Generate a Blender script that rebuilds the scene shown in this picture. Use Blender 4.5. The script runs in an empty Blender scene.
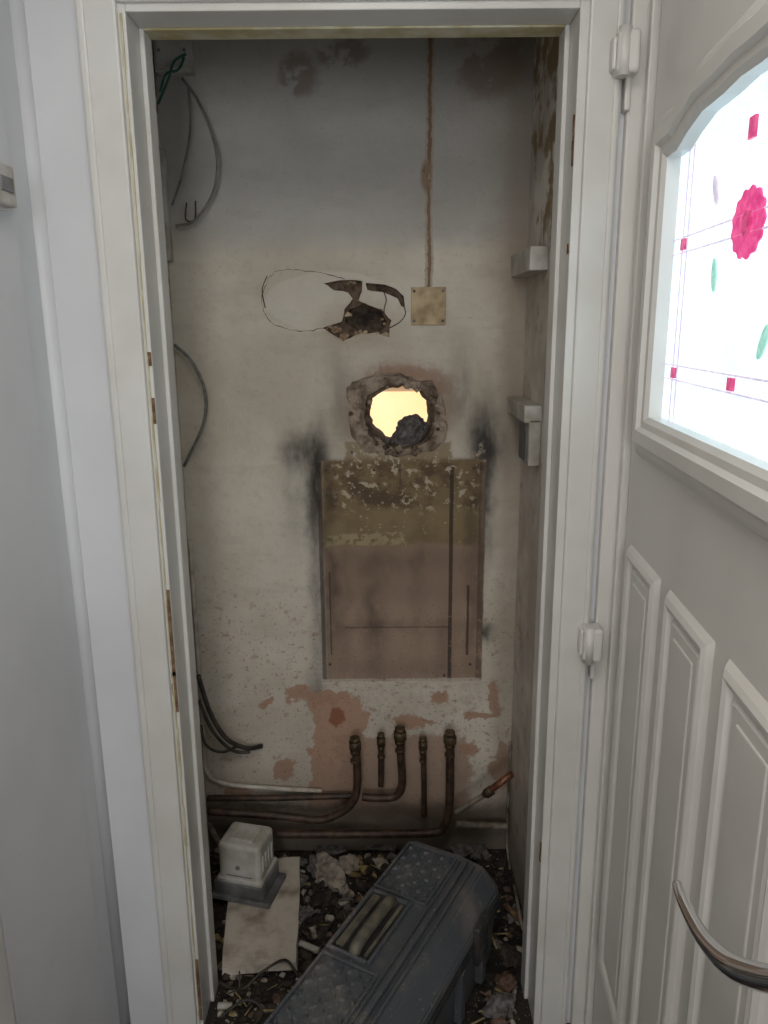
import bpy, bmesh, math, random
from mathutils import Vector, Matrix, noise as mnoise
random.seed(7)
S=bpy.context.scene
COL=S.collection
FZ=-.07   # finished floor level (survey datum is 1.5 m below the lens)
# ------------------------------------------------------------------ camera
CAM=Vector((0,0,1.5)); F=769.0
R=(Matrix.Rotation(math.radians(90-13.6),3,'X') @ Matrix.Rotation(math.radians(-0.47),3,'Z'))
cd=bpy.data.cameras.new('camera'); cam=bpy.data.objects.new('camera',cd); COL.objects.link(cam)
cam.matrix_world=Matrix.Translation(CAM)@R.to_4x4()
cd.sensor_fit='VERTICAL'; cd.sensor_height=36; cd.lens=36*F/1024; cd.clip_start=0.02
S.camera=cam
# survey helpers: photo measurement -> world coordinates on a known real plane
def ray(px,py): return R@Vector(((px-384)/F,(512-py)/F,-1))
def onY(px,py,Y):
    d=ray(px,py); return CAM+d*(Y/d.y)
def onX(px,py,X):
    d=ray(px,py); return CAM+d*(X/d.x)
def onZ(px,py,Z): # Z = height above the floor
    d=ray(px,py); return CAM+d*((Z+FZ-1.5)/d.z)
YB=2.06; XL,XR=-.545,.372
def bw(px,py): p=onY(px,py,YB); return (p.x,p.z)
def bo(px,py,off=0.0):
    return onY(px,py,YB-off)
def lin(r,g,b):
    f=lambda c:(c/255/12.92 if c/255<=0.04045 else ((c/255+0.055)/1.055)**2.4)
    return (f(r),f(g),f(b),1)
# ------------------------------------------------------------------ node helper
class NB:
    def __init__(s,name):
        s.m=bpy.data.materials.new(name); s.m.use_nodes=True
        s.nt=s.m.node_tree; s.n=s.nt.nodes; s.l=s.nt.links
        s.bsdf=s.n['Principled BSDF']; s.out=s.n['Material Output']
        s.tc=s.n.new('ShaderNodeTexCoord'); s.P=s.tc.outputs['Object']
        sp=s.n.new('ShaderNodeSeparateXYZ'); s.l.new(s.P,sp.inputs[0]); s.X,s.Y,s.Z=sp.outputs
    def put(s,inp,v):
        if isinstance(v,bpy.types.NodeSocket): s.l.new(v,inp)
        else: inp.default_value=v
    def math(s,op,a,b=0.0):
        n=s.n.new('ShaderNodeMath'); n.operation=op; s.put(n.inputs[0],a); s.put(n.inputs[1],b); return n.outputs[0]
    def mr(s,v,a,b,c=0.0,d=1.0,smooth=True):
        n=s.n.new('ShaderNodeMapRange')
        if smooth: n.interpolation_type='SMOOTHSTEP'
        s.put(n.inputs[0],v)
        for i,k in enumerate((a,b,c,d)): n.inputs[i+1].default_value=k
        return n.outputs[0]
    def noise(s,scale,detail=4,rough=.55,vec=None,dist=0.0):
        n=s.n.new('ShaderNodeTexNoise'); s.l.new(vec or s.P,n.inputs['Vector'])
        n.inputs['Scale'].default_value=scale; n.inputs['Detail'].default_value=detail
        n.inputs['Roughness'].default_value=rough; n.inputs['Distortion'].default_value=dist
        return n.outputs[0]
    def vor(s,scale,out='Distance',vec=None):
        n=s.n.new('ShaderNodeTexVoronoi'); s.l.new(vec or s.P,n.inputs['Vector']); n.inputs['Scale'].default_value=scale
        return n.outputs[out]
    def scaled(s,v):
        n=s.n.new('ShaderNodeMapping'); s.l.new(s.P,n.inputs[0]); n.inputs['Scale'].default_value=v; return n.outputs[0]
    def mix(s,f,a,b):
        n=s.n.new('ShaderNodeMix'); n.data_type='RGBA'; s.put(n.inputs[0],f); s.put(n.inputs[6],a); s.put(n.inputs[7],b); return n.outputs[2]
    def bump(s,h,strength=.3,dist=.003):
        n=s.n.new('ShaderNodeBump'); s.put(n.inputs['Height'],h); n.inputs['Strength'].default_value=strength; n.inputs['Distance'].default_value=dist
        s.l.new(n.outputs[0],s.bsdf.inputs['Normal'])
    def col(s,c): s.put(s.bsdf.inputs['Base Color'],c)
    def rough(s,v): s.put(s.bsdf.inputs['Roughness'],v)
def mat(name,c1,c2=None,scale=8,rough=.5,metal=0,lo=.35,hi=.7,bump=0,bscale=60,bdist=.002,detail=3):
    b=NB(name)
    c2=c2 or tuple([x*.85 for x in c1[:3]]+[1])
    b.col(b.mix(b.mr(b.noise(scale,detail),lo,hi),c1,c2))
    b.rough(rough); b.bsdf.inputs['Metallic'].default_value=metal
    if bump: b.bump(b.noise(bscale,3,.6),bump,bdist)
    return b.m
# ------------------------------------------------------------------ mesh helpers
def link(o,parent=None):
    COL.objects.link(o)
    if parent: o.parent=parent
    return o
def empty(name,loc=(0,0,0),rotz=0):
    e=bpy.data.objects.new(name,None); e.location=loc; e.rotation_euler=(0,0,rotz); e.empty_display_size=.1; return link(e)
def from_bm(name,bm,m,parent=None,smooth=False):
    me=bpy.data.meshes.new(name); bm.normal_update(); bm.to_mesh(me); bm.free()
    for x in (m if isinstance(m,list) else [m]): me.materials.append(x)
    if smooth:
        for p in me.polygons: p.use_smooth=True
    return link(bpy.data.objects.new(name,me),parent)
def add_box(bm,x0,x1,y0,y1,z0,z1,bev=0,M=None,seg=2,mi=0):
    r=bmesh.ops.create_cube(bm,size=1); vs=r['verts']
    for v in vs: v.co=Vector(((x0+x1)/2+v.co.x*(x1-x0),(y0+y1)/2+v.co.y*(y1-y0),(z0+z1)/2+v.co.z*(z1-z0)))
    if M is not None: bmesh.ops.transform(bm,matrix=M,verts=vs)
    fs=set(f for v in vs for f in v.link_faces)
    for f in fs: f.material_index=mi
    if bev:
        es=list(set(e for v in vs for e in v.link_edges))
        bmesh.ops.bevel(bm,geom=es,offset=bev,segments=seg,affect='EDGES',profile=.5,material=mi)
def box(name,x0,x1,y0,y1,z0,z1,m,bev=0,parent=None,seg=2):
    bm=bmesh.new(); add_box(bm,x0,x1,y0,y1,z0,z1,bev,seg=seg)
    return from_bm(name,bm,m,parent)
def smooth_pts(P,n=8):
    P=[Vector(p) for p in P]
    if len(P)<3: return P
    out=[]
    for i in range(len(P)-1):
        a=P[max(i-1,0)];b=P[i];c=P[i+1];d=P[min(i+2,len(P)-1)]
        for k in range(n):
            t=k/n
            out.append(.5*((2*b)+(c-a)*t+(2*a-5*b+4*c-d)*t*t+(3*b-a-3*c+d)*t**3))
    out.append(P[-1]); return out
def add_tube(bm,P,r,seg=10,sm=True,mi=0,n=8):
    pts=smooth_pts(P,n) if sm else [Vector(p) for p in P]
    rad=r if callable(r) else (lambda t:r)
    rings=[]; prev=None
    for i,p in enumerate(pts):
        t=(pts[min(i+1,len(pts)-1)]-pts[max(i-1,0)])
        if t.length<1e-9: t=Vector((0,0,1))
        t.normalize()
        if prev is None: u=t.orthogonal().normalized()
        else:
            u=(prev-t*prev.dot(t)); u=u.normalized() if u.length>1e-6 else t.orthogonal().normalized()
        prev=u; w=t.cross(u); rr=rad(i/(len(pts)-1))
        rings.append([bm.verts.new(p+(u*math.cos(a)+w*math.sin(a))*rr) for a in [2*math.pi*k/seg for k in range(seg)]])
    for a,b in zip(rings,rings[1:]):
        for k in range(seg):
            f=bm.faces.new((a[k],a[(k+1)%seg],b[(k+1)%seg],b[k])); f.smooth=True; f.material_index=mi
    f=bm.faces.new(rings[0][::-1]); f.material_index=mi
    f=bm.faces.new(rings[-1]); f.material_index=mi
def tube(name,P,r,m,parent=None,seg=10,sm=True):
    bm=bmesh.new(); add_tube(bm,P,r,seg,sm); return from_bm(name,bm,m,parent)
def plate(name,outer,holes,depth,fn,m,parent=None):
    cu=bpy.data.curves.new('tmp','CURVE'); cu.dimensions='2D'; cu.fill_mode='BOTH'; cu.extrude=depth/2
    for lp in [outer]+holes:
        sp=cu.splines.new('POLY'); sp.points.add(len(lp)-1)
        for q,p in zip(sp.points,lp): q.co=(p[0],p[1],0,1)
        sp.use_cyclic_u=True
    ob=bpy.data.objects.new('tmp',cu); COL.objects.link(ob)
    dg=bpy.context.evaluated_depsgraph_get(); dg.update()
    me=bpy.data.meshes.new_from_object(ob.evaluated_get(dg))
    bpy.data.objects.remove(ob)
    bm=bmesh.new(); bm.from_mesh(me); bpy.data.meshes.remove(me)
    for v in bm.verts: v.co=Vector(fn(*v.co))
    bmesh.ops.remove_doubles(bm,verts=bm.verts,dist=1e-5)
    bmesh.ops.recalc_face_normals(bm,faces=bm.faces)
    for f in bm.faces: f.material_index=0; f.smooth=False
    return from_bm(name,bm,m,parent)
def jag(loop,amp,n=4,seed=0):
    out=[]
    for i,p in enumerate(loop):
        q=loop[(i+1)%len(loop)]
        for k in range(n):
            t=k/n; x=p[0]+(q[0]-p[0])*t; z=p[1]+(q[1]-p[1])*t
            v=mnoise.noise_vector(Vector((x*90+seed,z*90,seed)))
            out.append((x+v.x*amp,z+v.y*amp))
    return out
ICO={}
def ico(sub):
    if sub not in ICO:
        t=bmesh.new(); bmesh.ops.create_icosphere(t,subdivisions=sub,radius=1); t.verts.ensure_lookup_table()
        ICO[sub]=([v.co.copy() for v in t.verts],[[v.index for v in f.verts] for f in t.faces]); t.free()
    return ICO[sub]
def add_chunk(bm,c,s,sq=(1,1,1),mi=0,sub=1,amp=.55):
    V,Fc=ico(sub)
    M=Matrix.Rotation(random.uniform(0,6.28),3,'Z')@Matrix.Rotation(random.uniform(-.4,.4),3,'X')
    o=Vector((random.random()*50,random.random()*50,0)); vs=[]
    for co in V:
        k=1+amp*mnoise.noise(co*1.6+o)+(.15*mnoise.noise(co*5+o) if sub>2 else 0)
        vs.append(bm.verts.new(Vector(c)+M@Vector((co.x*s*sq[0]*k,co.y*s*sq[1]*k,co.z*s*sq[2]*k))))
    for f in Fc:
        g=bm.faces.new([vs[i] for i in f]); g.material_index=mi
# ------------------------------------------------------------------ materials
m_gloss=mat('white_gloss_paint',lin(210,209,205),lin(200,198,192),5,.34,bump=.08,bscale=25,bdist=.002)
m_upvc=mat('white_upvc',lin(214,211,206),lin(205,202,197),4,.32)
m_wallw=mat('white_wall_board',lin(214,215,218),lin(205,206,209),3,.45,bump=.05,bscale=30)
m_old=mat('aged_cream_paint',lin(170,158,118),lin(200,195,172),20,.6)
m_chip=mat('bare_wood_chip',lin(92,62,42),lin(128,104,80),60,.8)
m_copper=mat('tarnished_copper',lin(48,36,29),lin(84,62,47),38,.55,.2,bump=.2)
m_copper2=mat('bright_copper',lin(140,88,64),lin(78,56,44),50,.45,.5)
m_brass=mat('dull_brass',lin(96,80,54),lin(46,38,30),60,.55,.35,bump=.2)
m_pipew=mat('painted_pipe',lin(146,139,126),lin(88,76,64),22,.6,bump=.1)
m_cond=mat('painted_conduit',lin(196,190,178),lin(160,150,134),22,.6,bump=.1)
m_cabg=mat('grey_cable',lin(128,128,124),lin(92,88,82),30,.55)
m_cabk=mat('black_cable',lin(35,33,32),lin(70,62,52),30,.5)
m_green=mat('green_wire',lin(30,105,85),lin(25,80,70),30,.5)
m_plast=mat('dirty_white_plastic',lin(194,192,186),lin(156,149,136),14,.5,bump=.08)
m_grey=mat('grey_plastic',lin(120,121,122),lin(80,78,76),14,.5,bump=.1)
m_chrome=mat('chrome',lin(245,245,248),lin(235,235,238),5,.12,1)
m_dark=mat('dark_gap_shade',lin(25,24,24),None,5,.7)  # near-black colour standing for the shade between door and frame
m_mason=mat('rough_masonry',lin(108,91,76),lin(52,43,36),38,.95,bump=.9,bscale=120,bdist=.006)
m_rub=mat('mortar_rubble',lin(166,150,134),lin(104,89,76),26,.95,bump=.7,bscale=150,bdist=.004)
m_rubl=mat('broken_plaster_edge',lin(190,172,146),lin(140,114,86),30,.95,bump=.6,bscale=140,bdist=.004)
m_stone=mat('dark_stone_lump',lin(122,116,114),lin(72,68,67),60,.9,bump=1,bscale=160,bdist=.006)
def tool_material():
    b=NB('toolbox_plastic')
    dust=b.mr(b.noise(7,6,.7),.45,.75)
    c=b.mix(dust,lin(74,78,83),lin(118,113,107))
    sp=b.mr(b.noise(110,2,.6),.64,.72)
    c=b.mix(b.math('MULTIPLY',sp,.6),c,lin(146,138,124)); b.col(c); b.rough(b.mr(dust,0,1,.32,.65)); b.bump(b.noise(240,2),.2,.001); return b.m
m_tool=tool_material()
m_tool2=mat('toolbox_handle_plastic',lin(108,102,88),lin(66,64,60),24,.55,bump=.1)
m_toolk=mat('toolbox_black_plastic',lin(36,38,41),lin(64,61,58),18,.5,bump=.1)
def floor_material():
    b=NB('debris_covered_floor')
    c=b.mix(b.mr(b.noise(14,6,.7),.38,.68),lin(24,21,19),lin(52,44,37))
    c=b.mix(b.mr(b.noise(70,4,.7),.58,.7),c,lin(100,88,74))
    c=b.mix(b.mr(b.vor(95),.18,.09),c,lin(150,142,124))
    b.col(c); b.rough(.9); b.bump(b.noise(60,5,.7),1,.01); return b.m
m_floor=floor_material()
m_hallfloor=mat('hall_floor_laminate',lin(110,92,74),lin(90,74,58),6,.5)
m_ceil=mat('ceiling_paint',lin(215,214,210),None,4,.8)

def back_wall_material():
    b=NB('stained_plaster')
    n1=b.noise(11,4,.6); n2=b.noise(46,4,.65); n3=b.noise(3.2,4,.6); n4=b.noise(130,3,.6)
    n1b=b.noise(13,4,.6,b.scaled((1,1,-1.1))); n2b=b.noise(50,4,.65,b.scaled((-1,1,1.1)))
    cache={}
    def warped(which,a1,a2):
        k=(which,a1,a2)
        if k not in cache:
            ax,nA,nB=(b.X,n1,n2) if which=='x' else (b.Z,n1b,n2b)
            t=b.math('ADD',b.math('MULTIPLY',b.math('SUBTRACT',nA,.5),a1),b.math('MULTIPLY',b.math('SUBTRACT',nB,.5),a2))
            cache[k]=b.math('ADD',ax,t)
        return cache[k]
    def rect(p0,p1,soft=.003,w1=.01,w2=.01):
        (xa,za),(xb,zb)=bw(*p0),bw(*p1)
        x0,x1=min(xa,xb),max(xa,xb); z0,z1=min(za,zb),max(za,zb)
        ax=b.math('SUBTRACT',b.math('ABSOLUTE',b.math('SUBTRACT',warped('x',w1,w2),(x0+x1)/2)),(x1-x0)/2)
        az=b.math('SUBTRACT',b.math('ABSOLUTE',b.math('SUBTRACT',warped('z',w1,w2),(z0+z1)/2)),(z1-z0)/2)
        return b.mr(b.math('MAXIMUM',ax,az),soft,-soft)
    def ell(c,rx,ry,soft=.8,w1=.02,w2=.01):
        cx,cz=bw(*c); k=(bw(c[0]+1,c[1])[0]-cx); rx*=k; rz=ry*k
        dx=b.math('DIVIDE',b.math('SUBTRACT',warped('x',w1,w2),cx),rx); dz=b.math('DIVIDE',b.math('SUBTRACT',warped('z',w1,w2),cz),rz)
        d=b.math('SQRT',b.math('ADD',b.math('MULTIPLY',dx,dx),b.math('MULTIPLY',dz,dz)))
        return b.mr(d,1+soft,max(0,1-soft))
    mul=lambda a,k:b.math('MULTIPLY',a,k)
    c=b.mix(b.mr(n3,.35,.68),lin(212,205,192),lin(192,183,168))
    c=b.mix(mul(b.mr(n2,.5,.75),.2),c,lin(155,142,127))
    c=b.mix(mul(rect((40,-60),(700,240),.05,.03,.01),.5),c,lin(144,150,155))  # header's shade over the wall top, painted in as a grey-blue band
    streak=b.noise(5,4,.6,b.scaled((1.2,1,4)))
    c=b.mix(mul(b.mr(streak,.5,.72),.18),c,lin(145,135,121))
    def paint(c,m,colr,k=1.0): return b.mix(mul(m,k) if k!=1 else m,c,colr)
    pk=b.mr(n1,.44,.52)
    for p,rx,ry in (((300,75),20,20),((343,52),26,14),((492,62),36,34),((236,85),10,8)):
        c=paint(c,b.math('MULTIPLY',ell(p,rx,ry,.3,.05,.03),pk),lin(132,116,106),.75)
    c=paint(c,ell((515,200),22,190,.9),lin(128,112,92),.35)
    c=paint(c,rect((425.5,20),(432.5,290),.003,.012,.012),lin(166,152,134),.8)
    c=paint(c,rect((428.3,20),(430.2,290),.0015,.012,.012),lin(116,92,70),.85)
    c=paint(c,ell((427,176),6,14,.4),lin(142,118,94),.9)
    c=paint(c,ell((332,302),67,29,.05,.01,.006),lin(216,212,202),.4)
    c=paint(c,ell((358,322),36,24,.5,.05,.03),lin(160,142,118),.45)
    c=paint(c,ell((397,412),58,47,.25,.05,.03),lin(164,144,127),.85)
    c=paint(c,b.math('MULTIPLY',ell((405,385),50,20,.3,.06,.03),pk),lin(150,118,98),.7)
    wisp=b.mr(b.noise(9,4,.6,b.scaled((2.2,1,.8))),.3,.62,.5,1.0)
    for p,rx,ry,k in (((317,480),10,52,1),((303,452),20,15,.85),((318,585),8,80,.75),((340,400),14,40,.4),((484,442),16,24,.9),((484,495),10,66,.95),((462,395),18,40,.45),
                      ((487,633),8,9,.9),((317,690),10,24,.5),((500,430),20,46,.45),((296,490),18,50,.3),((400,560),120,180,.1)):
        c=paint(c,b.math('MULTIPLY',ell(p,rx,ry,.9,.045,.014),wisp),lin(46,42,40),k)
    c=paint(c,rect((345,443),(452,470),.004,.03,.02),lin(142,126,100),.9)
    R0=rect((321,461),(481,681),.003,.008,.006)
    c=paint(c,R0,lin(158,136,118))
    c=paint(c,b.math('MULTIPLY',rect((321,545),(481,600),.03,.03,.01),R0),lin(138,117,102),.7)
    c=paint(c,b.math('MULTIPLY',b.mr(n3,.5,.62),R0),lin(140,120,100),.6)
    c=paint(c,rect((321,461),(481,544),.010,.04,.014),lin(124,106,78))
    c=paint(c,b.math('MULTIPLY',rect((321,461),(481,506),.02,.06,.018),b.mr(n1b,.40,.58)),lin(80,64,48),.85)
    c=paint(c,b.math('MULTIPLY',rect((321,508),(481,544),.014,.04,.014),b.mr(n1,.45,.6)),lin(138,124,92),.6)
    c=paint(c,b.math('MULTIPLY',rect((321,535),(404,545),.004,.05,.012),b.math('MULTIPLY',R0,b.mr(n2,.4,.5))),lin(170,158,122),.7)
    c=paint(c,b.math('MULTIPLY',rect((335,442),(481,510),.02,.05,.02),b.mr(n2,.56,.61)),lin(186,174,152),.85)
    c=paint(c,b.math('MULTIPLY',rect((350,480),(481,540),.03,.05,.02),b.mr(n2b,.61,.65)),lin(176,162,136),.7)
    for p,rx,ry,k in (((340,600),9,60,.4),((375,612),11,50,.6),((418,585),7,46,.4),((395,560),62,12,.3),((400,628),60,6,.35),((445,640),10,34,.35),((328,560),7,80,.7),((474,560),7,90,.55),((400,668),70,9,.25)):
        c=paint(c,b.math('MULTIPLY',b.math('MULTIPLY',ell(p,rx,ry,.95,.08,.014),R0),wisp),lin(60,49,44),k)
    for x0,y0,x1,y1,k in ((321,462,323,682,.7),(322,572,324.5,655,.85),(330,572,331,655,.8),(450,470,451,682,.85),(467,585,468.2,655,.8),(399.5,462,400.5,490,.7),(345,627,450,627.6,.5),(480,462,481.5,680,.5)):
        c=paint(c,rect((x0,y0),(x1,y1),.0012,.002,.003),lin(54,43,37),k)
    c=paint(c,b.math('MULTIPLY',rect((321,679),(481,683),.0015,.006,.008),b.mr(n1,.4,.5)),lin(194,186,172),.7)
    c=paint(c,b.math('MULTIPLY',rect((322,684),(484,712),.01,.03,.02),b.mr(n2,.45,.55)),lin(190,178,164),.6)
    c=paint(c,rect((307,698),(366,805),.003,.11,.04),lin(176,140,118),.9)
    c=paint(c,rect((335,738),(470,818),.010,.14,.04),lin(164,134,114),.8)
    c=paint(c,ell((337,716),8,11,.2,.05,.03),lin(142,90,64),.9)
    for p,rx,ry in (((480,716),16,5),((500,765),12,24),((470,750),10,9),((412,722),20,6),((300,692),10,8),((262,702),7,5),((496,700),7,20),((240,790),14,6),((285,770),9,12),((330,696),24,7),((440,700),14,5)):
        c=paint(c,ell(p,rx,ry,.15,.11,.05),lin(170,134,112),.9)
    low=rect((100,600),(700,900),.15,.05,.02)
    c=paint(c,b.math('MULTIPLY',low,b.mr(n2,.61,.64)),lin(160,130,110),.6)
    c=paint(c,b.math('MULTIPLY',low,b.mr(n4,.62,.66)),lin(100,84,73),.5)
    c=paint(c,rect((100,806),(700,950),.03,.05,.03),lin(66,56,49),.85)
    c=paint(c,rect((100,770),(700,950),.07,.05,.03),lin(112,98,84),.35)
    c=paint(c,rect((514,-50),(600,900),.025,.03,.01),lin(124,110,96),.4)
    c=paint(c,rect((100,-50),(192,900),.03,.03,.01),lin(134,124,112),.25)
    c=b.mix(mul(b.mr(n4,.64,.7),.3),c,lin(124,112,98))
    b.col(c); b.rough(.85)
    h=b.math('ADD',b.math('ADD',mul(n2,.6),mul(n4,.3)),mul(R0,-.5))
    b.bump(h,.55,.006); return b.m
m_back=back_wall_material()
def side_wall_material():
    b=NB('dirty_side_plaster')
    c=b.mix(b.mr(b.noise(4,4,.65),.38,.64),lin(214,208,198),lin(186,178,167))
    c=b.mix(b.math('MULTIPLY',b.mr(b.noise(14,5,.7),.56,.64),.5),c,lin(150,130,110))
    up=b.mr(b.Z,1.5,1.75)
    c=b.mix(b.math('MULTIPLY',up,b.mr(b.noise(9,4,.6),.45,.56)),c,lin(142,122,92))
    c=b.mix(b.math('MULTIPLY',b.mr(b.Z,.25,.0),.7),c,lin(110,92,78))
    b.col(c); b.rough(.9); b.bump(b.noise(40,5,.7),.5,.005); return b.m
m_side=side_wall_material()

# ------------------------------------------------------------------ room shell
YF0,YF1=1.45,1.56
JL,JR,JT=-.425,.335,2.013
vent_plaster=jag([bw(*p) for p in ((350,405),(347,388),(362,380),(378,375),(396,373),(414,379),(432,381),(441,396),(445,415),(446,438),(432,450),(412,455),(390,456),(366,450),(352,434))][::-1],.008,4,1)
vent_core=jag([bw(*p) for p in ((368,415),(371,400),(384,390),(402,387),(420,391),(431,404),(433,425),(426,441),(408,449),(386,446),(372,433))][::-1],.008,4,2)
crack_hole=jag([bw(*p) for p in ((324,283),(340,280),(362,281),(362,292),(358,300),(368,305),(382,309),(391,321),(389,337),(374,333),(356,335),(343,341),(323,328),(342,322),(345,309),(352,299),(348,292),(334,290)) ][::-1],.0035,3,3)
crack_slot=jag([bw(*p) for p in ((366,283),(384,284),(397,289),(404,296),(405,308),(401,306),(398,298),(382,292),(367,290))][::-1],.002,3,8)
pocket=jag([bw(*p) for p in ((344,322),(350,309),(364,304),(380,310),(387,321),(382,331),(358,331))][::-1],.003,3,5)
outer=[(XL-.1,-.15),(XR+.1,-.15),(XR+.1,2.5),(XL-.1,2.5)]
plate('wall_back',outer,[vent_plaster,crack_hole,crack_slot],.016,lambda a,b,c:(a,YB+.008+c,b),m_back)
plate('wall_back_masonry',outer,[vent_core,pocket],.05,lambda a,b,c:(a,YB+.041+c,b),m_mason)
plate('wall_back_outer_leaf',outer,[vent_core],.13,lambda a,b,c:(a,YB+.152+c,b),m_mason)
box('wall_left_cupboard',XL-.06,XL,YF1,YB,FZ,2.45,m_side)
box('wall_right_cupboard',XR,XR+.06,YF1,YB,FZ,2.45,m_side)
box('floor_cupboard',XL-.06,XR+.06,1.0,YB+.02,FZ-.05,FZ,m_floor)
box('floor_hall',-.8,.95,-2.4,1.0,FZ-.05,FZ,m_hallfloor)
box('floor_hall_edge',XR+.06,.95,1.0,1.6,FZ-.05,FZ,m_hallfloor)
box('floor_hall_corner',-.8,XL-.06,1.0,1.6,FZ-.05,FZ,m_hallfloor)
box('ceiling_cupboard',XL-.06,XR+.06,YF1,YB+.1,2.45,2.5,m_side)
box('ceiling_hall',-.8,.8,-2.4,YF1,2.4,2.5,m_ceil)
WL=-.612
box('wall_left',WL-.06,WL,-2.4,YF0,FZ,2.4,m_wallw)
box('wall_rear',-.8,.7,-2.46,-2.4,FZ,2.4,m_wallw)
bm=bmesh.new()
add_box(bm,WL-.06,JL-.02,YF0,YF1,FZ,2.4); add_box(bm,JR+.02,.7,YF0,YF1,FZ,2.4); add_box(bm,JL-.02,JR+.02,YF0,YF1,JT+.02,2.4)
from_bm('wall_front_of_cupboard',bm,m_wallw)
box('trim_1',WL,WL+.011,1.02,1.345,FZ,2.4,m_wallw,.003)
box('trim_2',WL,WL+.02,-.6,1.0,FZ,2.4,m_gloss,.004)
bm=bmesh.new(); add_tube(bm,[(WL-.002,1.452,FZ),(WL-.002,1.452,2.4)],.02,16,False); from_bm('trim_3',bm,m_wallw)
casing=empty('cupboard_door_casing')
box('jamb_hinge_side',JL-.02,JL,YF0-.006,YF1+.004,FZ,JT+.02,m_gloss,.002,casing)
box('jamb_latch_side',JR,JR+.02,YF0-.006,YF1+.004,FZ,JT+.02,m_gloss,.002,casing)
box('jamb_head',JL,JR,YF0-.006,YF1+.004,JT,JT+.02,m_gloss,.002,casing)
box('stop_hinge_side',JL,JL+.009,1.515,YF1+.004,FZ,JT,m_gloss,.002,casing)
box('stop_latch_side',JR-.009,JR,1.515,YF1+.004,FZ,JT,m_gloss,.002,casing)
box('stop_head',JL+.009,JR-.009,1.515,YF1+.004,JT-.004,JT,m_old,.001,casing)
def arch(name,x0,x1,z0,z1,vertical=True,inner=1):
    bm=bmesh.new()
    add_box(bm,x0,x1,YF0-.016,YF0,z0,z1,.004)
    if vertical:
        w=x1-x0
        if inner>0: add_box(bm,x0+.003,x0+w*.25,YF0-.020,YF0-.012,z0,z1,.004)
        else: add_box(bm,x1-w*.25,x1-.003,YF0-.020,YF0-.012,z0,z1,.004)
    else: add_box(bm,x0,x1,YF0-.020,YF0-.012,z1-.02,z1-.003,.004)
    from_bm(name,bm,m_gloss,casing)
arch('architrave_left',-.507,-.438,FZ,2.10,True,1)
arch('architrave_right',.350,.409,FZ,2.10,True,-1)
arch('architrave_top',-.438,.350,JT+.012,2.10,False)
bm=bmesh.new()
z=FZ
while z<2.0:
    h=random.uniform(.05,.16); w=random.uniform(.0015,.0045)
    add_box(bm,JL-.009,JL-.009+w,YF0-.0095,YF0-.005,z,min(z+h,2.01)); z+=h
from_bm('worn_paint_edge',bm,m_old,casing)
bm=bmesh.new()
for px,py,w,h in ((154,398,4,26),(176,590,4,86),(183,672,5,40),(158,352,3,14),(206,960,4,60)):
    p=onY(px,py,YF0-.008); q=onY(px,py+h,YF0-.008)
    z0,z1=q.z,p.z; n=max(2,int((z1-z0)/.012))
    for i in range(n):
        k=w*.0011*(.5+random.random()*.6)
        add_box(bm,JL-.008-k+.003,JL-.001,YF0-.0085,YF0-.004,z0+(z1-z0)*i/n,z0+(z1-z0)*(i+1)/n)
for py,h in ((112,50),(240,10),(960,26)):
    p=onX(577,py,JR-.0005); q=onX(577,py+h,JR-.0005); n=max(2,int(h/8))
    for i in range(n):
        a=q.z+(p.z-q.z)*i/n; b_=q.z+(p.z-q.z)*(i+1)/n
        add_box(bm,JR-.002,JR+.001,YF0-.004,YF0+.002+random.random()*.006,a,b_)
from_bm('chipped_wood',bm,m_chip,casing)

# ------------------------------------------------------------------ vent hole rubble
bm=bmesh.new()
cx,cz=bw(400,418); N=96; rings=[]
def loop_at(loop,ang):
    best=None
    for i in range(len(loop)):
        a=Vector(loop[i])-Vector((cx,cz)); b_=Vector(loop[(i+1)%len(loop)])-Vector((cx,cz))
        d=Vector((math.cos(ang),math.sin(ang))); e=b_-a
        den=d.x*e.y-d.y*e.x
        if abs(den)<1e-9: continue
        t=(a.x*e.y-a.y*e.x)/den; s=(a.x*d.y-a.y*d.x)/den
        if t>0 and -1e-6<=s<=1+1e-6: best=t if best is None else max(best,t)
    return best or .05
for j,(f,dep) in enumerate([(1.10,.001),(1.04,-.004),(.95,-.001),(.82,.003),(.68,.004),(.54,.006),(.40,.008),(.22,.012),(.06,.03),(-.02,.06),(-.03,.11),(-.02,.19)]):
    ring=[]
    for i in range(N):
        a=2*math.pi*i/N; ro=loop_at(vent_plaster,a); ri=loop_at(vent_core,a)
        r=ri+(ro-ri)*f
        nv=mnoise.noise(Vector((math.cos(a)*r*90,math.sin(a)*r*90,dep*60+j*.3)))
        nv2=mnoise.noise(Vector((math.cos(a)*r*25,9,math.sin(a)*r*25)))
        k=.0 if j==0 else 1
        r+=k*.003*nv
        ring.append(bm.verts.new((cx+math.cos(a)*r,YB+dep+k*(.005*nv+.004*nv2),cz+math.sin(a)*r)))
    rings.append(ring)
for j,(a,b_) in enumerate(zip(rings,rings[1:])):
    for i in range(N):
        f=bm.faces.new((a[i],a[(i+1)%N],b_[(i+1)%N],b_[i])); f.material_index=0 if j<7 else 1
for i in range(80):
    a=random.uniform(0,6.28); ro=loop_at(vent_plaster,a); ri=loop_at(vent_core,a); r=ri+(ro-ri)*random.uniform(.0,1.05)
    add_chunk(bm,(cx+math.cos(a)*r,YB+random.uniform(-.001,.007),cz+math.sin(a)*r),random.uniform(.003,.009),sub=2,mi=random.choice((0,0,0,1)))
from_bm('broken_flue_hole_rim',bm,[m_rub,m_mason])
bm=bmesh.new()
p=bo(409,434,-.07); V,Fc=ico(4); vs=[]
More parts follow.
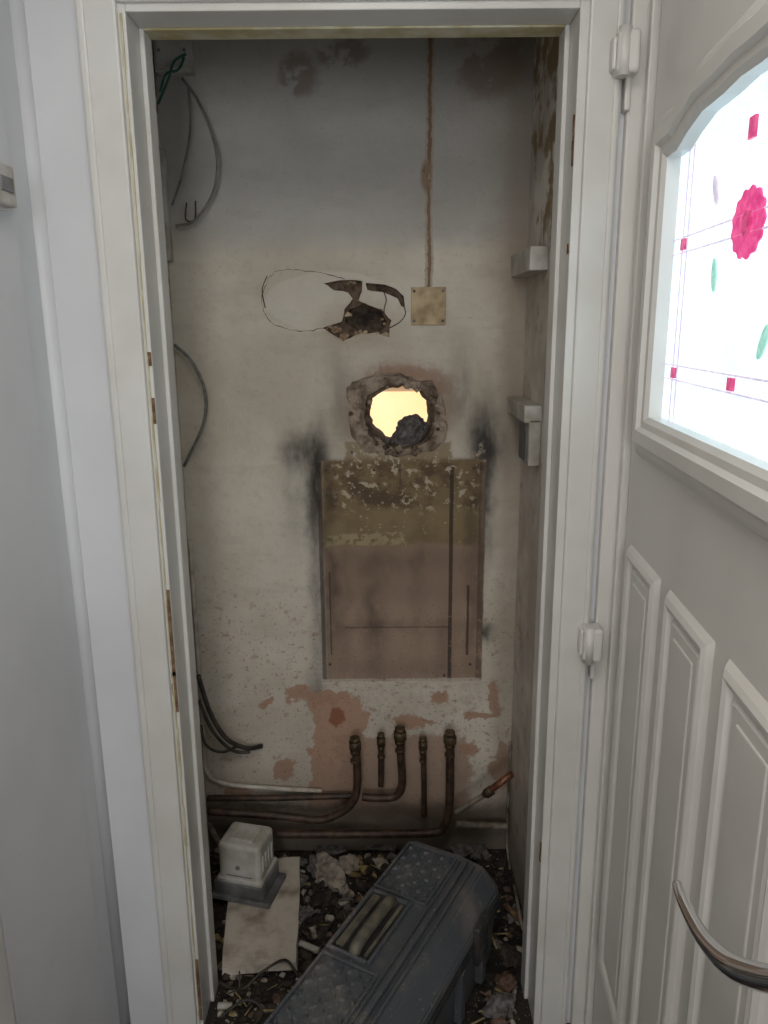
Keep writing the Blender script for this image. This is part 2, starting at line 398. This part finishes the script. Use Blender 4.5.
for co in V:
    k=1+.35*mnoise.noise(co*1.3+Vector((3,0,1)))+.14*mnoise.noise(co*5)
    vs.append(bm.verts.new((p.x+co.x*.047*k+co.z*.012,p.y+co.y*.045*k,p.z-.002+co.z*.05*k)))
for f in Fc: bm.faces.new([vs[i] for i in f])
from_bm('stone_lump_in_hole',bm,m_stone)
bm=bmesh.new()
pts=[(345,279),(320,273),(292,270),(275,272),(266,284),(262,300),(264,312),(274,324),(290,330),(306,331),(325,328)]
P=[]
for q in smooth_pts([Vector((a,b_,0)) for a,b_ in pts],6):
    v=mnoise.noise_vector(Vector((q.x*.25,q.y*.25,0)))
    P.append(bo(q.x+v.x*1.8,q.y+v.y*1.5,-.0002))
add_tube(bm,P,lambda t:.0005+.0019*abs(mnoise.noise(Vector((t*25,0,0)))),5,False)
for L in ([(404,306),(406,314),(400,322),(389,328)],[(386,320),(384,310),(387,300),(384,292)],[(268,276),(263,290),(265,308)]):
    add_tube(bm,[bo(a+random.uniform(-1,1),b_,0) for a,b_ in L],.0016,5)
from_bm('plaster_crack',bm,m_mason)
bm=bmesh.new()
for px,py,s in ((388,335,.008),(345,338,.010),(372,337,.010),(328,284,.006),(352,281,.005),(349,313,.006),(386,322,.005),(328,328,.006),(358,335,.009),(338,331,.008),(364,334,.008),(380,336,.007)):
    for k in range(4):
        c=bo(px+random.uniform(-4,4),py+random.uniform(-3,3),-.008); add_chunk(bm,c,s*random.uniform(.6,1.1),(1,.8,.7),sub=2)
from_bm('crumbled_plaster_edge',bm,m_rubl)
pl=empty('electrical_patress_plate',bo(428,306,0))
bm=bmesh.new(); a0=bo(411,325,0)-bo(428,306,0); a1=bo(446,287,0)-bo(428,306,0)
add_box(bm,a0.x,a1.x,-.006,.002,a0.z,a1.z,.001)
from_bm('plate',bm,mat('varnished_board',lin(192,172,134),lin(144,120,88),22,.6,bump=.2),pl)
bm=bmesh.new()
for sx,sz in ((1,1),(-1,1),(-1,-1),(1,-1)):
    x=(a1.x-.008) if sx>0 else (a0.x+.008); zz=(a1.z-.01) if sz>0 else (a0.z+.01)
    add_tube(bm,[(x,-.006,zz),(x,-.009,zz)],.0035,8,False)
from_bm('screws',bm,m_stone,pl)
bm=bmesh.new()
for i in range(80):
    py=random.uniform(36,288); x=430-3*(py/290)+random.uniform(-2,2)+ (random.uniform(-3,3) if 160<py<192 else 0)
    add_chunk(bm,bo(x,py,-.001),random.uniform(.001,.0026 if not 160<py<192 else .005),(1,.6,1.6))
from_bm('chased_out_mortar',bm,m_rub)
bm=bmesh.new()
for px,py in ((326,470),(352,452),(374,470),(327,495),(453,468),(474,468),(330,664),(470,664),(400,470),(444,675)):
    p=bo(px,py,0); add_tube(bm,[(p.x,p.y+.002,p.z),(p.x,p.y-.004,p.z)],.0035,8,False)
from_bm('wall_screw_plugs',bm,m_toolk)

# ------------------------------------------------------------------ pipes
def clampP(P,r): return [Vector((min(max(p.x,XL+r+.002),XR-r-.002),min(p.y,YB-r*.6),p.z)) for p in P]
def pipe(name,pts,r,m,nut=None,off=.06):
    e=empty(name)
    P=clampP([bo(p[0],p[1],p[2] if len(p)>2 else off) for p in pts],r)
    tube('pipe_run',P,r,m,e,12)
    if nut:
        bm=bmesh.new(); p=P[0]
        add_tube(bm,[p+Vector((0,0,.002)),p-Vector((0,0,.024))],nut,6,False)
        add_tube(bm,[p-Vector((0,0,.024)),p-Vector((0,0,.036))],nut*.82,10,False)
        add_tube(bm,[p+Vector((0,0,.014)),p+Vector((0,0,.002))],nut*.8,10,False)
        q=P[0]-Vector((0,0,.055)); add_tube(bm,[q,q-Vector((0,0,.008))],r*1.25,10,False)
        from_bm('compression_fitting',bm,m_brass,e)
    return e
pipe('copper_pipe',[(355,742),(357,765),(357,788),(352,803),(338,814),(318,820),(280,816),(208,811)],.0118,m_copper,.018,.085)
pipe('copper_pipe',[(381,738),(381,762),(381,786)],.009,m_copper,.013)
pipe('copper_pipe',[(400,732),(401,760),(402,784),(396,796),(380,798),(362,797)],.0118,m_copper,.019,.055)
pipe('copper_pipe',[(423,742),(424,780),(424,816)],.0085,m_copper,.013)
pipe('copper_pipe',[(450,736),(450,775),(449,810),(444,826),(430,833),(360,834),(276,834)],.0125,m_copper,.019,.075)
pipe('copper_pipe',[(204,798),(270,798),(345,796),(358,797)],.0095,m_copper,None,.03)
pipe('painted_pipe',[(190,540),(194,640),(200,740),(206,770),(222,783),(270,788),(322,791)],.0065,m_cond,None,.012)
pipe('painted_pipe',[(456,824),(485,825),(516,826)],.010,m_pipew,None,.05)
pipe('gas_supply_pipe',[(516,742),(516,790),(518,840),(522,880,.12)],.004,m_pipew,None,.02)
e=empty('loose_pipe_offcut')
tube('pipe_run',[bo(456,812,.12),bo(486,794,.14)],.008,m_pipew,e,12,False)
tube('copper_end',[bo(484,795,.14),bo(512,774,.16)],.010,m_copper2,e,12,False)
tube('collar',[bo(486,794,.14),bo(492,790,.144)],.014,m_brass,e,12,False)
def cable(name,pts,r,m,off=.02):
    return tube(name,clampP([bo(p[0],p[1],p[2] if len(p)>2 else off) for p in pts],r),r,m,None,8)
cable('grey_cable',[(182,78,.03),(200,105,.05),(216,150,.06),(214,190,.05),(195,220,.03),(176,226,.02)],.0035,m_cabg)
cable('grey_cable',[(188,85,.03),(190,130,.04),(182,175,.05),(172,205,.03)],.003,m_cabg)
cable('grey_cable',[(174,345,.02),(192,362,.04),(205,392,.05),(203,425,.05),(184,466,.02)],.0045,m_cabg)
cable('black_cable',[(196,675,.03),(210,712,.05),(226,738,.06),(246,748,.04),(262,746,.01)],.007,m_cabk)
cable('black_cable',[(198,700,.03),(212,730,.06),(232,750,.05),(250,752,.04)],.005,m_cabk)
cable('black_cable',[(198,725,.03),(206,745,.06),(222,752,.05),(240,745,.03)],.0045,m_cabk)
cable('green_earth_wire',[(186,54,.043),(174,62,.05),(168,80,.06),(158,104,.04)],.0028,m_green)
cable('green_earth_wire',[(184,58,.043),(178,70,.06),(166,74,.06),(160,92,.05)],.0028,m_green)
jb=empty('junction_box'); p=bo(176,56,0)
bm=bmesh.new(); add_box(bm,p.x-.045,p.x+.045,YB-.035,YB,p.z-.045,p.z+.05,.004); add_box(bm,p.x-.038,p.x+.038,YB-.041,YB-.033,p.z-.038,p.z+.043,.003)
from_bm('housing',bm,m_plast,jb)
bm=bmesh.new()
for a in (-.03,.03): add_tube(bm,[(p.x+a,YB-.04,p.z),(p.x+a,YB-.0435,p.z)],.004,8,False)
from_bm('cover_screws',bm,m_grey,jb)
e=empty('pipe_clip'); p=bo(192,212,0)
bm=bmesh.new(); add_tube(bm,[(p.x-.01,YB-.01,p.z+.02),(p.x-.012,YB-.02,p.z-.02),(p.x+.01,YB-.02,p.z-.02),(p.x+.012,YB-.008,p.z+.025)],.002,6); from_bm('wire_clip',bm,m_cabk,e)
box('cable_trunking',XL,XL+.014,YB-.03,YB,onY(168,262,YB).z,onY(168,150,YB).z,m_plast,.002)
def batten(y0,y1,py0,py1):
    z1=onY(520,py0,2.0).z; z0=onY(520,py1,2.0).z
    box('shelf_batten',XR-.042,XR,y0,y1,z0,z1,m_plast,.003)
batten(1.80,YB,254,276); batten(1.80,YB,398,414)
e=empty('wall_socket_box'); z1=onY(534,417,1.85).z; z0=onY(534,463,1.85).z
box('housing',XR-.03,XR,1.80,1.90,z0,z1,m_plast,.004,e); box('cover',XR-.036,XR-.028,1.807,1.893,z0+.008,z1-.008,m_grey,.003,e)

# ------------------------------------------------------------------ front door (right)
H=Vector((.456,1.40,0)); TH=math.radians(-94.4)
door=empty('door_1',H,TH)
Md=Matrix.Translation(H)@Matrix.Rotation(TH,4,'Z'); Mi=Md.inverted()
def ond(px,py,off=0.0):
    o=Mi@CAM; d=(Mi.to_3x3())@ray(px,py); t=(-off-o.y)/d.y; q=o+d*t; return (q.x,q.z)
DW=.86; sc=.43
vis=[ond(*p) for p in ((655,420),(663,290),(672,156),(684,147),(694,130),(710,108),(732,90),(752,79))]
zb=vis[0][1]; s0=(vis[0][0]+vis[2][0])/2
left=[(s0,zb),(s0,vis[2][1])]+[q for q in vis[3:] if s0<q[0]<sc-.02]
top=max(q[1] for q in left)
zz=left[1][1]; lst=[]
for q in left[2:]:
    zz=max(zz,q[1]); lst.append((q[0],zz))
left=left[:2]+lst
apex=[(sc,max(zz,top)+.003)]
glass=left+apex+[(2*sc-q[0],q[1]) for q in reversed(left)]
def sweep(name,loop,prof,m,parent):
    A=sum(loop[i][0]*loop[(i+1)%len(loop)][1]-loop[(i+1)%len(loop)][0]*loop[i][1] for i in range(len(loop)))
    sg=1 if A>0 else -1; n=len(loop); nor=[]
    for i in range(n):
        a=Vector(loop[i-1]);b_=Vector(loop[i]);c=Vector(loop[(i+1)%n])
        e1=(b_-a).normalized(); e2=(c-b_).normalized()
        n1=Vector((e1.y,-e1.x))*sg; n2=Vector((e2.y,-e2.x))*sg
        q=(n1+n2).normalized(); nor.append(q/max(.5,q.dot(n1)))
    bm=bmesh.new(); rings=[]
    for o,h in prof: rings.append([bm.verts.new((loop[i][0]+nor[i].x*o,-h,loop[i][1]+nor[i].y*o)) for i in range(n)])
    for a,b_ in zip(rings,rings[1:]):
        for i in range(n): bm.faces.new((a[i],a[(i+1)%n],b_[(i+1)%n],b_[i]))
    bmesh.ops.recalc_face_normals(bm,faces=bm.faces)
    return from_bm(name,bm,m,parent)
plate('slab',[(0,FZ+.02),(DW,FZ+.02),(DW,2.08),(0,2.08)],[glass],.05,lambda a,b_,c:(a,.025+c,b_),m_upvc,door)
sweep('window_moulding',glass,[(-.004,-.0108),(-.004,.010),(.004,.016),(.014,.017),(.02,.024),(.04,.024),(.048,.016),(.056,.015),(.068,.006),(.074,.0)],m_upvc,door)
pz=ond(632,545)[1]
for i,(a,b_) in enumerate(((.045,.245),(.295,.495),(.545,.745))):
    lp=[(a+.03,.22),(b_-.03,.22),(b_-.03,pz-.03),(a+.03,pz-.03)]
    sweep('panel_moulding_%d'%(i+1),lp,[(-.03,.006),(-.010,.006),(-.004,.001),(0,.003),(.006,.009),(.014,.012),(.022,.008),(.03,.0)],m_upvc,door)
    box('panel_field_%d'%(i+1),a+.055,b_-.055,-.008,.0,.245,pz-.055,m_upvc,.003,door)
def glass_material():
    b=NB('frosted_glass_daylight')
    n=b.noise(70,3,.6); v=b.vor(85)
    c=b.mix(b.mr(b.math('ADD',b.math('MULTIPLY',n,.6),b.math('MULTIPLY',v,.7)),.3,.8),(0.60,.76,.88,1),(.44,.60,.68,1))
    big=b.noise(6,4,.6)
    c=b.mix(b.mr(big,.5,.7),c,(.42,.54,.53,1))
    b.col(lin(190,200,205)); b.rough(.25)
    b.put(b.bsdf.inputs['Emission Color'],c); b.bsdf.inputs['Emission Strength'].default_value=1.75  # daylight coming through the pane is put in as emission
    b.bump(v,.5,.003); return b.m
def tint(name,c,k):
    b=NB(name); b.put(b.bsdf.inputs['Emission Color'],b.mix(b.mr(b.noise(90,4),.3,.75),c,tuple([min(1,x*1.4+.08) for x in c[:3]]+[1])))
    b.col(tuple([x*.5 for x in c[:3]]+[1])); b.bsdf.inputs['Emission Strength'].default_value=k; b.rough(.3); return b.m  # own glow stands in for daylight behind the coloured pieces and came
m_glass=glass_material(); m_red=tint('ruby_glass',lin(205,45,120),.9); m_redd=tint('dark_ruby_glass',lin(185,45,105),.85)
m_leaf=tint('green_glass',lin(140,195,180),.9); m_lead=tint('lead_came',lin(190,180,200),.9)
plate('glass_pane',glass,[],.006,lambda a,b_,c:(a,.014+c,b_),m_glass,door)
def disc(name,c,r,m,y,lobes=0,n=60,rx=1,rot=0,amp=.05):
    bm=bmesh.new(); vs=[]
    for i in range(n):
        a=2*math.pi*i/n; rr=r*(1+(amp*math.cos(lobes*a) if lobes else 0))
        u=rr*math.cos(a)*rx; w=rr*math.sin(a)
        vs.append(bm.verts.new((c[0]+u*math.cos(rot)-w*math.sin(rot),y,c[1]+u*math.sin(rot)+w*math.cos(rot))))
    f=bm.faces.new(vs); r_=bmesh.ops.extrude_face_region(bm,geom=[f]); bmesh.ops.translate(bm,vec=(0,.003,0),verts=[v for v in r_['geom'] if isinstance(v,bmesh.types.BMVert)])
    bmesh.ops.recalc_face_normals(bm,faces=bm.faces)
    from_bm(name,bm,m,door)
rc=ond(748,223,-.01); disc('rose_motif',rc,.040,m_red,.009,13,60,1.25)
disc('rose_heart',rc,.015,m_redd,.0075,7)
for i,(px,py,rt) in enumerate(((714,275,.2),(763,342,-.5),(716,190,.5))):
    disc('leaf_motif_%d'%i,ond(px,py,-.01),.022,m_leaf if i<2 else m_lead,.009,0,24,.38,rt)
bm=bmesh.new()
zA=ond(690,235,-.01)[1]; zB=ond(690,368,-.01)[1]
for z in (zA,zA-.022,zB,zB-.022): add_tube(bm,[(s0,.0105,z),(DW-s0,.0105,z)],.0016,6,False)
for s in (s0+.05,s0+.072,2*sc-s0-.05,2*sc-s0-.072): add_tube(bm,[(s,.0105,zb),(s,.0105,left[1][1])],.0016,6,False)
from_bm('lead_lines',bm,m_lead,door)
bm=bmesh.new()
for s in (s0+.061,rc[0],2*sc-s0-.061):
    for z in (zA-.011,zB-.011):
        if not(s==rc[0] and z>zb+.3): add_box(bm,s-.009,s+.009,.006,.010,z-.008,z+.008,0)
q=ond(755,127,-.01); add_box(bm,q[0]-.009,q[0]+.009,.006,.010,q[1]-.012,q[1]+.012,0)
from_bm('ruby_squares',bm,m_redd,door)
fr=empty('door_frame',H,TH)
box('hinge_stile_outer',-.085,-.012,-.012,.05,FZ,2.14,m_upvc,.003,fr)
box('hinge_stile_inner',-.085,-.030,-.040,-.01,FZ,2.14,m_upvc,.006,fr)
box('door_gap_shade_strip',-.012,.0,.004,.05,FZ,2.1,m_dark,0,fr)  # dark strip filling the door gap, painted in for its shade
box('head',-.02,DW+.06,-.02,.05,2.09,2.16,m_upvc,.004,fr)
box('threshold',-.085,DW+.07,-.02,.06,FZ-.04,FZ+.018,m_upvc,.003,fr)
box('lock_stile',DW+.01,DW+.07,-.02,.05,FZ,2.14,m_upvc,.004,fr)
bm=bmesh.new()
add_box(bm,DW+.07,3.9,-.0,.1,FZ,2.4); add_box(bm,-.15,DW+.07,.0,.1,2.16,2.4); add_box(bm,-.2,-.085,-.0,.1,FZ,2.4)
o=from_bm('wall_right',bm,m_wallw); o.matrix_world=Md
def hinge(px,py,h):
    e=empty('door_hinge',H,TH)
    z=ond(px,py,.05)[1]
    bm=bmesh.new()
    add_box(bm,-.036,.010,-.068,-.030,z-h/2,z+h/2,.007,seg=3)
    add_box(bm,-.032,-.004,-.074,-.050,z-h/2+.008,z+h/2-.006,.006,seg=3)
    add_box(bm,-.060,-.020,-.046,-.036,z-h/2-.05,z+h/2-.01,.003)
    add_tube(bm,[(.002,-.056,z-h/2-.004),(.002,-.056,z+h/2+.004)],.011,14,False)
    from_bm('hinge_body',bm,m_upvc,e)
hinge(618,66,.066); hinge(590,640,.068)
hd=[]
for px,py,off in ((677,884,.060),(684,903,.062),(700,933,.066),(718,955,.068),(738,969,.066),(768,979,.060),(800,983,.055)):
    s,z=ond(px,py,off); hd.append((s,-off,z))
hs,hz=hd[-1][0],hd[-1][2]
h=bmesh.new()
add_tube(h,hd,lambda t:.0055+.0065*min(1,t*1.5),16)
add_tube(h,[(hs,-.055,hz),(hs,-.02,hz),(hs,0,hz)],.012,14,False)
add_box(h,hs-.02,hs+.02,-.012,0,hz-.11,hz+.11,.005)
from_bm('lever_handle',h,m_chrome,door)

e=empty('room_thermostat'); TW=WL+.011; pb=onX(6,210,TW)
z1=onX(2,168,TW).z; z0=onX(2,208,TW).z
box('housing',TW,TW+.023,pb.y-.085,pb.y-.006,z0,z1,m_plast,.004,e)
box('dial_face',TW+.023,TW+.026,pb.y-.06,pb.y-.02,z0+.02,z1-.02,m_grey,.001,e)
box('backplate',TW,TW+.005,pb.y-.09,pb.y-.001,z0-.004,z1+.004,m_upvc,.002,e)

# ------------------------------------------------------------------ toolbox
tc=Vector((.008,1.418,FZ+.001)); ang=math.radians(-29)
TS=1.056
tb=empty('toolbox',tc,ang); tb.scale=(TS,TS,TS)
def extr(name,prof,y0,y1,m,taper=.0,bev=.004):
    bm=bmesh.new(); L=[]
    cxp=sum(p[0] for p in prof)/len(prof); czp=sum(p[1] for p in prof)/len(prof)
    ys=[(y0,1-taper),(y0+.02,1),(y1-.02,1),(y1,1-taper)]
    for y,k in ys: L.append([bm.verts.new((cxp+(p[0]-cxp)*k,y,czp+(p[1]-czp)*k)) for p in prof])
    n=len(prof)
    for a,b_ in zip(L,L[1:]):
        for i in range(n): bm.faces.new((a[i],a[(i+1)%n],b_[(i+1)%n],b_[i]))
    bm.faces.new(L[0]); bm.faces.new(L[-1]); bmesh.ops.recalc_face_normals(bm,faces=bm.faces)
    if bev:
        es=[e for e in bm.edges if len(e.link_faces)==2 and e.calc_face_angle(0)>.35]
        bmesh.ops.bevel(bm,geom=es,offset=bev,segments=2,affect='EDGES')
    return from_bm(name,bm,m,tb)
extr('body',[(-.108,.0),(.108,.0),(.120,.165),(-.120,.165)],-.30,.30,m_tool,.0)
extr('rim',[(-.129,.155),(.129,.155),(.131,.178),(-.131,.178)],-.315,.315,m_toolk,.03,.003)
extr('lid',[(-.127,.178),(.127,.178),(.124,.200),(.086,.240),(.030,.249),(-.098,.249),(-.118,.238),(-.127,.215)],-.31,.31,m_tool,.04)
bm=bmesh.new()
add_box(bm,.040,.052,-.30,.292,.244,.258,.003); add_box(bm,.060,.068,-.30,.292,.240,.252,.003)
add_box(bm,.028,.033,-.30,.285,.246,.253,.002)
for y in (-.2,-.08,.08,.2): add_box(bm,.112,.131,y-.012,y+.012,.03,.158,.003)
for x in (-.09,-.045,0,.045,.09): add_box(bm,x-.006,x+.006,.29,.309,.02,.16,.003)
def pframe(x0,x1,y0,y1,z,w=.006,h=.006):
    add_box(bm,x0,x1,y0,y0+w,z-.003,z+h,.0015); add_box(bm,x0,x1,y1-w,y1,z-.003,z+h,.0015)
    add_box(bm,x0,x0+w,y0+w,y1-w,z-.003,z+h,.0015); add_box(bm,x1-w,x1,y0+w,y1-w,z-.003,z+h,.0015)
pframe(-.107,.024,.115,.290,.249); pframe(-.107,.024,-.290,-.095,.249)
lo=[(-.0115,0,-.002),(0,-.0048,-.002),(.0115,0,-.002),(0,.0048,-.002),(-.006,0,.0055),(0,-.002,.0055),(.006,0,.0055),(0,.002,.0055)]
lf=[(4,5,6,7),(0,1,5,4),(1,2,6,5),(2,3,7,6),(3,0,4,7)]
def tread(x0,x1,y0,y1,z):
    i=0; y=y0
    while y<y1:
        j=0; x=x0
        while x<=x1:
            a=math.radians(45 if (i+j)%2 else -45); M=Matrix.Translation((x,y,z))@Matrix.Rotation(a,4,'Z')
            vs=[bm.verts.new(M@Vector(q)) for q in lo]
            for f in lf: bm.faces.new([vs[k] for k in f])
            x+=.0205; j+=1
        y+=.0205; i+=1
tread(-.091,.014,.131,.282,.2495); tread(-.091,.014,-.276,-.108,.2495)
from_bm('lid_ribs_and_tread',bm,m_tool,tb)
bm=bmesh.new()
for (x0,x1,y0,y1) in ((-.107,-.099,-.085,.105),(-.012,-.004,-.085,.105),(-.099,-.012,-.085,-.077),(-.099,-.012,.097,.105)):
    add_box(bm,x0,x1,y0,y1,.247,.258,.003)
from_bm('handle_recess_rim',bm,m_tool,tb)
box('recess_shade_plate',-.099,-.012,-.077,.097,.246,.2505,m_toolk,0,tb)  # flat dark plate painting in a recess's shade; the lid is solid
bm=bmesh.new()
add_tube(bm,[(-.046,-.070,.252),(-.046,-.062,.262),(-.046,-.03,.266),(-.046,.05,.266),(-.046,.082,.262),(-.046,.09,.252)],.013,12)
add_box(bm,-.092,-.074,-.07,.09,.250,.258,.002); add_box(bm,-.026,-.018,-.07,.09,.250,.256,.002)
from_bm('carry_handle',bm,m_tool2,tb)
bm=bmesh.new()
for y in (-.17,.17):
    add_box(bm,.124,.140,y-.028,y+.028,.12,.215,.004); add_box(bm,.138,.144,y-.02,y+.02,.135,.16,.002)
from_bm('latches',bm,m_toolk,tb)

# ------------------------------------------------------------------ valve actuator + board
m_pboard=mat('dusty_plasterboard',lin(196,187,174),lin(134,120,104),14,.9,lo=.42,hi=.8,bump=.5,bscale=70,bdist=.004)
bm=bmesh.new()
lo4=[onZ(a,b_,.034) for a,b_ in ((232,862),(300,856),(297,962),(222,968))]
t=[bm.verts.new((p.x,p.y,FZ+.034)) for p in lo4]; u=[bm.verts.new((p.x,p.y,FZ+.012)) for p in lo4]
bm.faces.new(t); bm.faces.new(u[::-1])
for i in range(4): bm.faces.new((t[i],t[(i+1)%4],u[(i+1)%4],u[i]))
bmesh.ops.recalc_face_normals(bm,faces=bm.faces)
bmesh.ops.subdivide_edges(bm,edges=bm.edges,cuts=6,use_grid_fill=True)
for v in bm.verts:
    n=mnoise.noise_vector(v.co*30); v.co.x+=n.x*.005; v.co.y+=n.y*.005
from_bm('plasterboard_offcut',bm,m_pboard)
vc=onZ(247,884,.05)
va=empty('valve_actuator',(vc.x,vc.y,FZ+.0365),math.radians(-14)); va.scale=(1.12,1.12,1.05)
bm=bmesh.new(); add_box(bm,-.072,.082,-.055,.06,0,.014,.003); add_box(bm,-.066,.066,-.05,.055,.012,.055,.006); from_bm('base_plate',bm,m_grey,va)
bm=bmesh.new(); add_box(bm,-.052,.058,-.045,.05,.05,.165,.012,seg=3); add_box(bm,-.056,.062,-.049,.054,.052,.066,.004)
add_box(bm,-.03,.036,-.03,.034,.161,.172,.005)
for i in range(4): add_box(bm,.056,.0605,-.03+i*.018,-.022+i*.018,.085,.13,.001)
from_bm('cover',bm,m_plast,va)
bm=bmesh.new(); add_tube(bm,[(-.05,0,.09),(-.085,.02,.085),(-.10,.05,.05),(-.10,.09,.0)],.007,8); from_bm('cable_tail',bm,m_pipew,va)
bm=bmesh.new(); add_tube(bm,[(0,-.045,.1),(0,-.048,.1)],.006,10,False); add_tube(bm,[(-.03,-.0455,.075),(.035,-.0455,.075)],.0015,6,False); from_bm('label_screw',bm,m_grey,va)

# ------------------------------------------------------------------ floor debris (one mass)
m_d=[mat('debris_dark',lin(44,38,34),lin(70,60,50),40,.9),mat('debris_plaster',lin(172,163,150),lin(116,104,92),30,.9),mat('debris_brick',lin(112,84,70),lin(78,62,52),30,.9),mat('debris_straw',lin(160,140,94),lin(108,92,62),30,.8),m_stone]
def in_tool(x,y):
    q=Matrix.Rotation(-ang,3,'Z')@(Vector((x,y,0))-tc); return abs(q.x)<.145 and abs(q.y)<.345
def in_other(x,y): return (x-vc.x)**2+(y-vc.y)**2<.10**2
bm=bmesh.new(); n=0
while n<1000:
    x=random.uniform(XL+.02,XR-.02); y=random.uniform(1.36,YB-.03)
    if in_tool(x,y) or in_other(x,y): continue
    if y<1.58 and (x<JL+.03 or x>JR-.03): continue
    s=random.choice((.004,.005,.006,.008,.012,.017)) * random.uniform(.7,1.2)
    if s>.012 and random.random()<.4: s*=.6
    mi=random.choices((0,1,2,3,4),(6,2.2,1.0,.6,1.6))[0]
    add_chunk(bm,(x,y,FZ+s*.4),s,(1.3,.9,.6),mi,amp=.8); n+=1
for i in range(160):
    x=random.uniform(XL+.05,XR-.05); y=random.uniform(1.40,YB-.06)
    if in_tool(x,y) or in_other(x,y) or (y<1.6 and (x<JL+.05 or x>JR-.05)): continue
    a=random.uniform(0,3.14); l=random.uniform(.015,.055); z=FZ+random.uniform(.006,.02)
    add_tube(bm,[(x-l*math.cos(a)/2,y-l*math.sin(a)/2,z),(x+l*math.cos(a)/2,y+l*math.sin(a)/2,z+random.uniform(-.004,.012))],random.uniform(.001,.0028),5,False,mi=random.choice((0,3,3,2)))
for px,py,s,mi in ((330,872,.042,1),(350,864,.028,1),(316,866,.026,4),(382,862,.02,1),(300,1005,.02,0),(514,912,.022,4),(512,955,.026,0),(506,985,.025,2),(322,898,.022,0),(480,852,.025,4),(345,890,.02,1),(500,1005,.03,4),(300,880,.02,4)):
    p=onZ(px,py,.015)
    if in_tool(p.x,p.y): continue
    add_chunk(bm,(p.x,p.y,FZ+s*.45),s,(1.3,.9,.6),mi,3,.8)
for px,py,w,l,a in ((330,850,.09,.05,.3),(380,846,.10,.04,-.15),(465,850,.08,.05,.5),(305,915,.05,.03,.8)):
    p=onZ(px,py,.01)
    if in_tool(p.x,p.y): continue
    add_box(bm,-w/2,w/2,-l/2,l/2,.012,.018,.001,Matrix.Translation((p.x,p.y,FZ))@Matrix.Rotation(a,4,'Z')@Matrix.Rotation(.1,4,'X'),2,4)
from_bm('rubble_debris',bm,m_d)
def stick(name,a,b_,r,m,z=.02,z2=None):
    p=onZ(a[0],a[1],z); q=onZ(b_[0],b_[1],z2 or z); tube(name,[p,q],r,m,None,10,False)
stick('white_pipe_offcut',(300,943),(319,951),.008,m_plast,.03)
stick('white_pipe_offcut',(218,1006),(232,1006),.008,m_plast,.02)
stick('timber_stick',(505,905),(526,925),.008,m_chip,.03)
stick('timber_stick',(514,885),(523,930),.004,m_pipew,.05)
def fcable(name,pts,r,m):
    tube(name,[onZ(a,b_,c) for a,b_,c in pts],r,m,None,8)
fcable('black_cable',[(216,980,.012),(240,990,.012),(262,972,.045),(285,960,.045),(298,976,.014)],.0035,m_cabk)
fcable('white_hose',[(208,820,.10),(216,838,.07),(224,852,.06)],.009,m_pipew)
fcable('grey_cable',[(222,1016,.02),(245,1000,.03),(262,1010,.02),(250,1034,.01)],.0035,m_cabk)

# ------------------------------------------------------------------ outdoors beyond the flue hole
box('ground_outside',-6,6,YB+.25,9,-.25,-.1,mat('yard_ground',lin(150,140,120),None,3,.9))
box('garden_wall_outside',-5,5,4.6,4.75,-.1,1.9,mat('sunlit_render',lin(255,228,185),lin(252,212,160),2,.9))
bm=bmesh.new()
add_box(bm,-5,5,4.57,4.6,1.16,1.18); add_box(bm,-5,5,4.57,4.6,1.34,1.48)
from_bm('fence_rail_outside',bm,mat('orange_timber',lin(240,170,110),None,4,.8))

# ------------------------------------------------------------------ light
w=bpy.data.worlds.new('sky'); S.world=w; w.use_nodes=True
bg=w.node_tree.nodes['Background']; bg.inputs[0].default_value=(.75,.86,1,1); bg.inputs[1].default_value=1.0
def area(name,loc,rot,sx,sy,p,c):
    l=bpy.data.lights.new(name,'AREA'); l.shape='RECTANGLE'; l.size=sx; l.size_y=sy; l.energy=p; l.color=c
    o=bpy.data.objects.new(name,l); o.location=loc; o.rotation_euler=rot; return link(o)
area('hall_ceiling_light',(-.08,.25,2.385),(0,0,0),.5,.6,9,(1,.95,.87))
area('hall_rear_window_light',(-.1,-2.3,1.6),(math.radians(90),0,0),.7,1.2,27,(.98,.98,.98))
sl=bpy.data.lights.new('sun','SUN'); sl.energy=4.6; sl.angle=.02; sl.color=(1,.87,.70); so=bpy.data.objects.new('sun',sl); so.rotation_euler=(math.radians(38),0,0); link(so)
S.view_settings.view_transform='Standard'; S.view_settings.look='None'; S.view_settings.exposure=0; S.view_settings.gamma=1
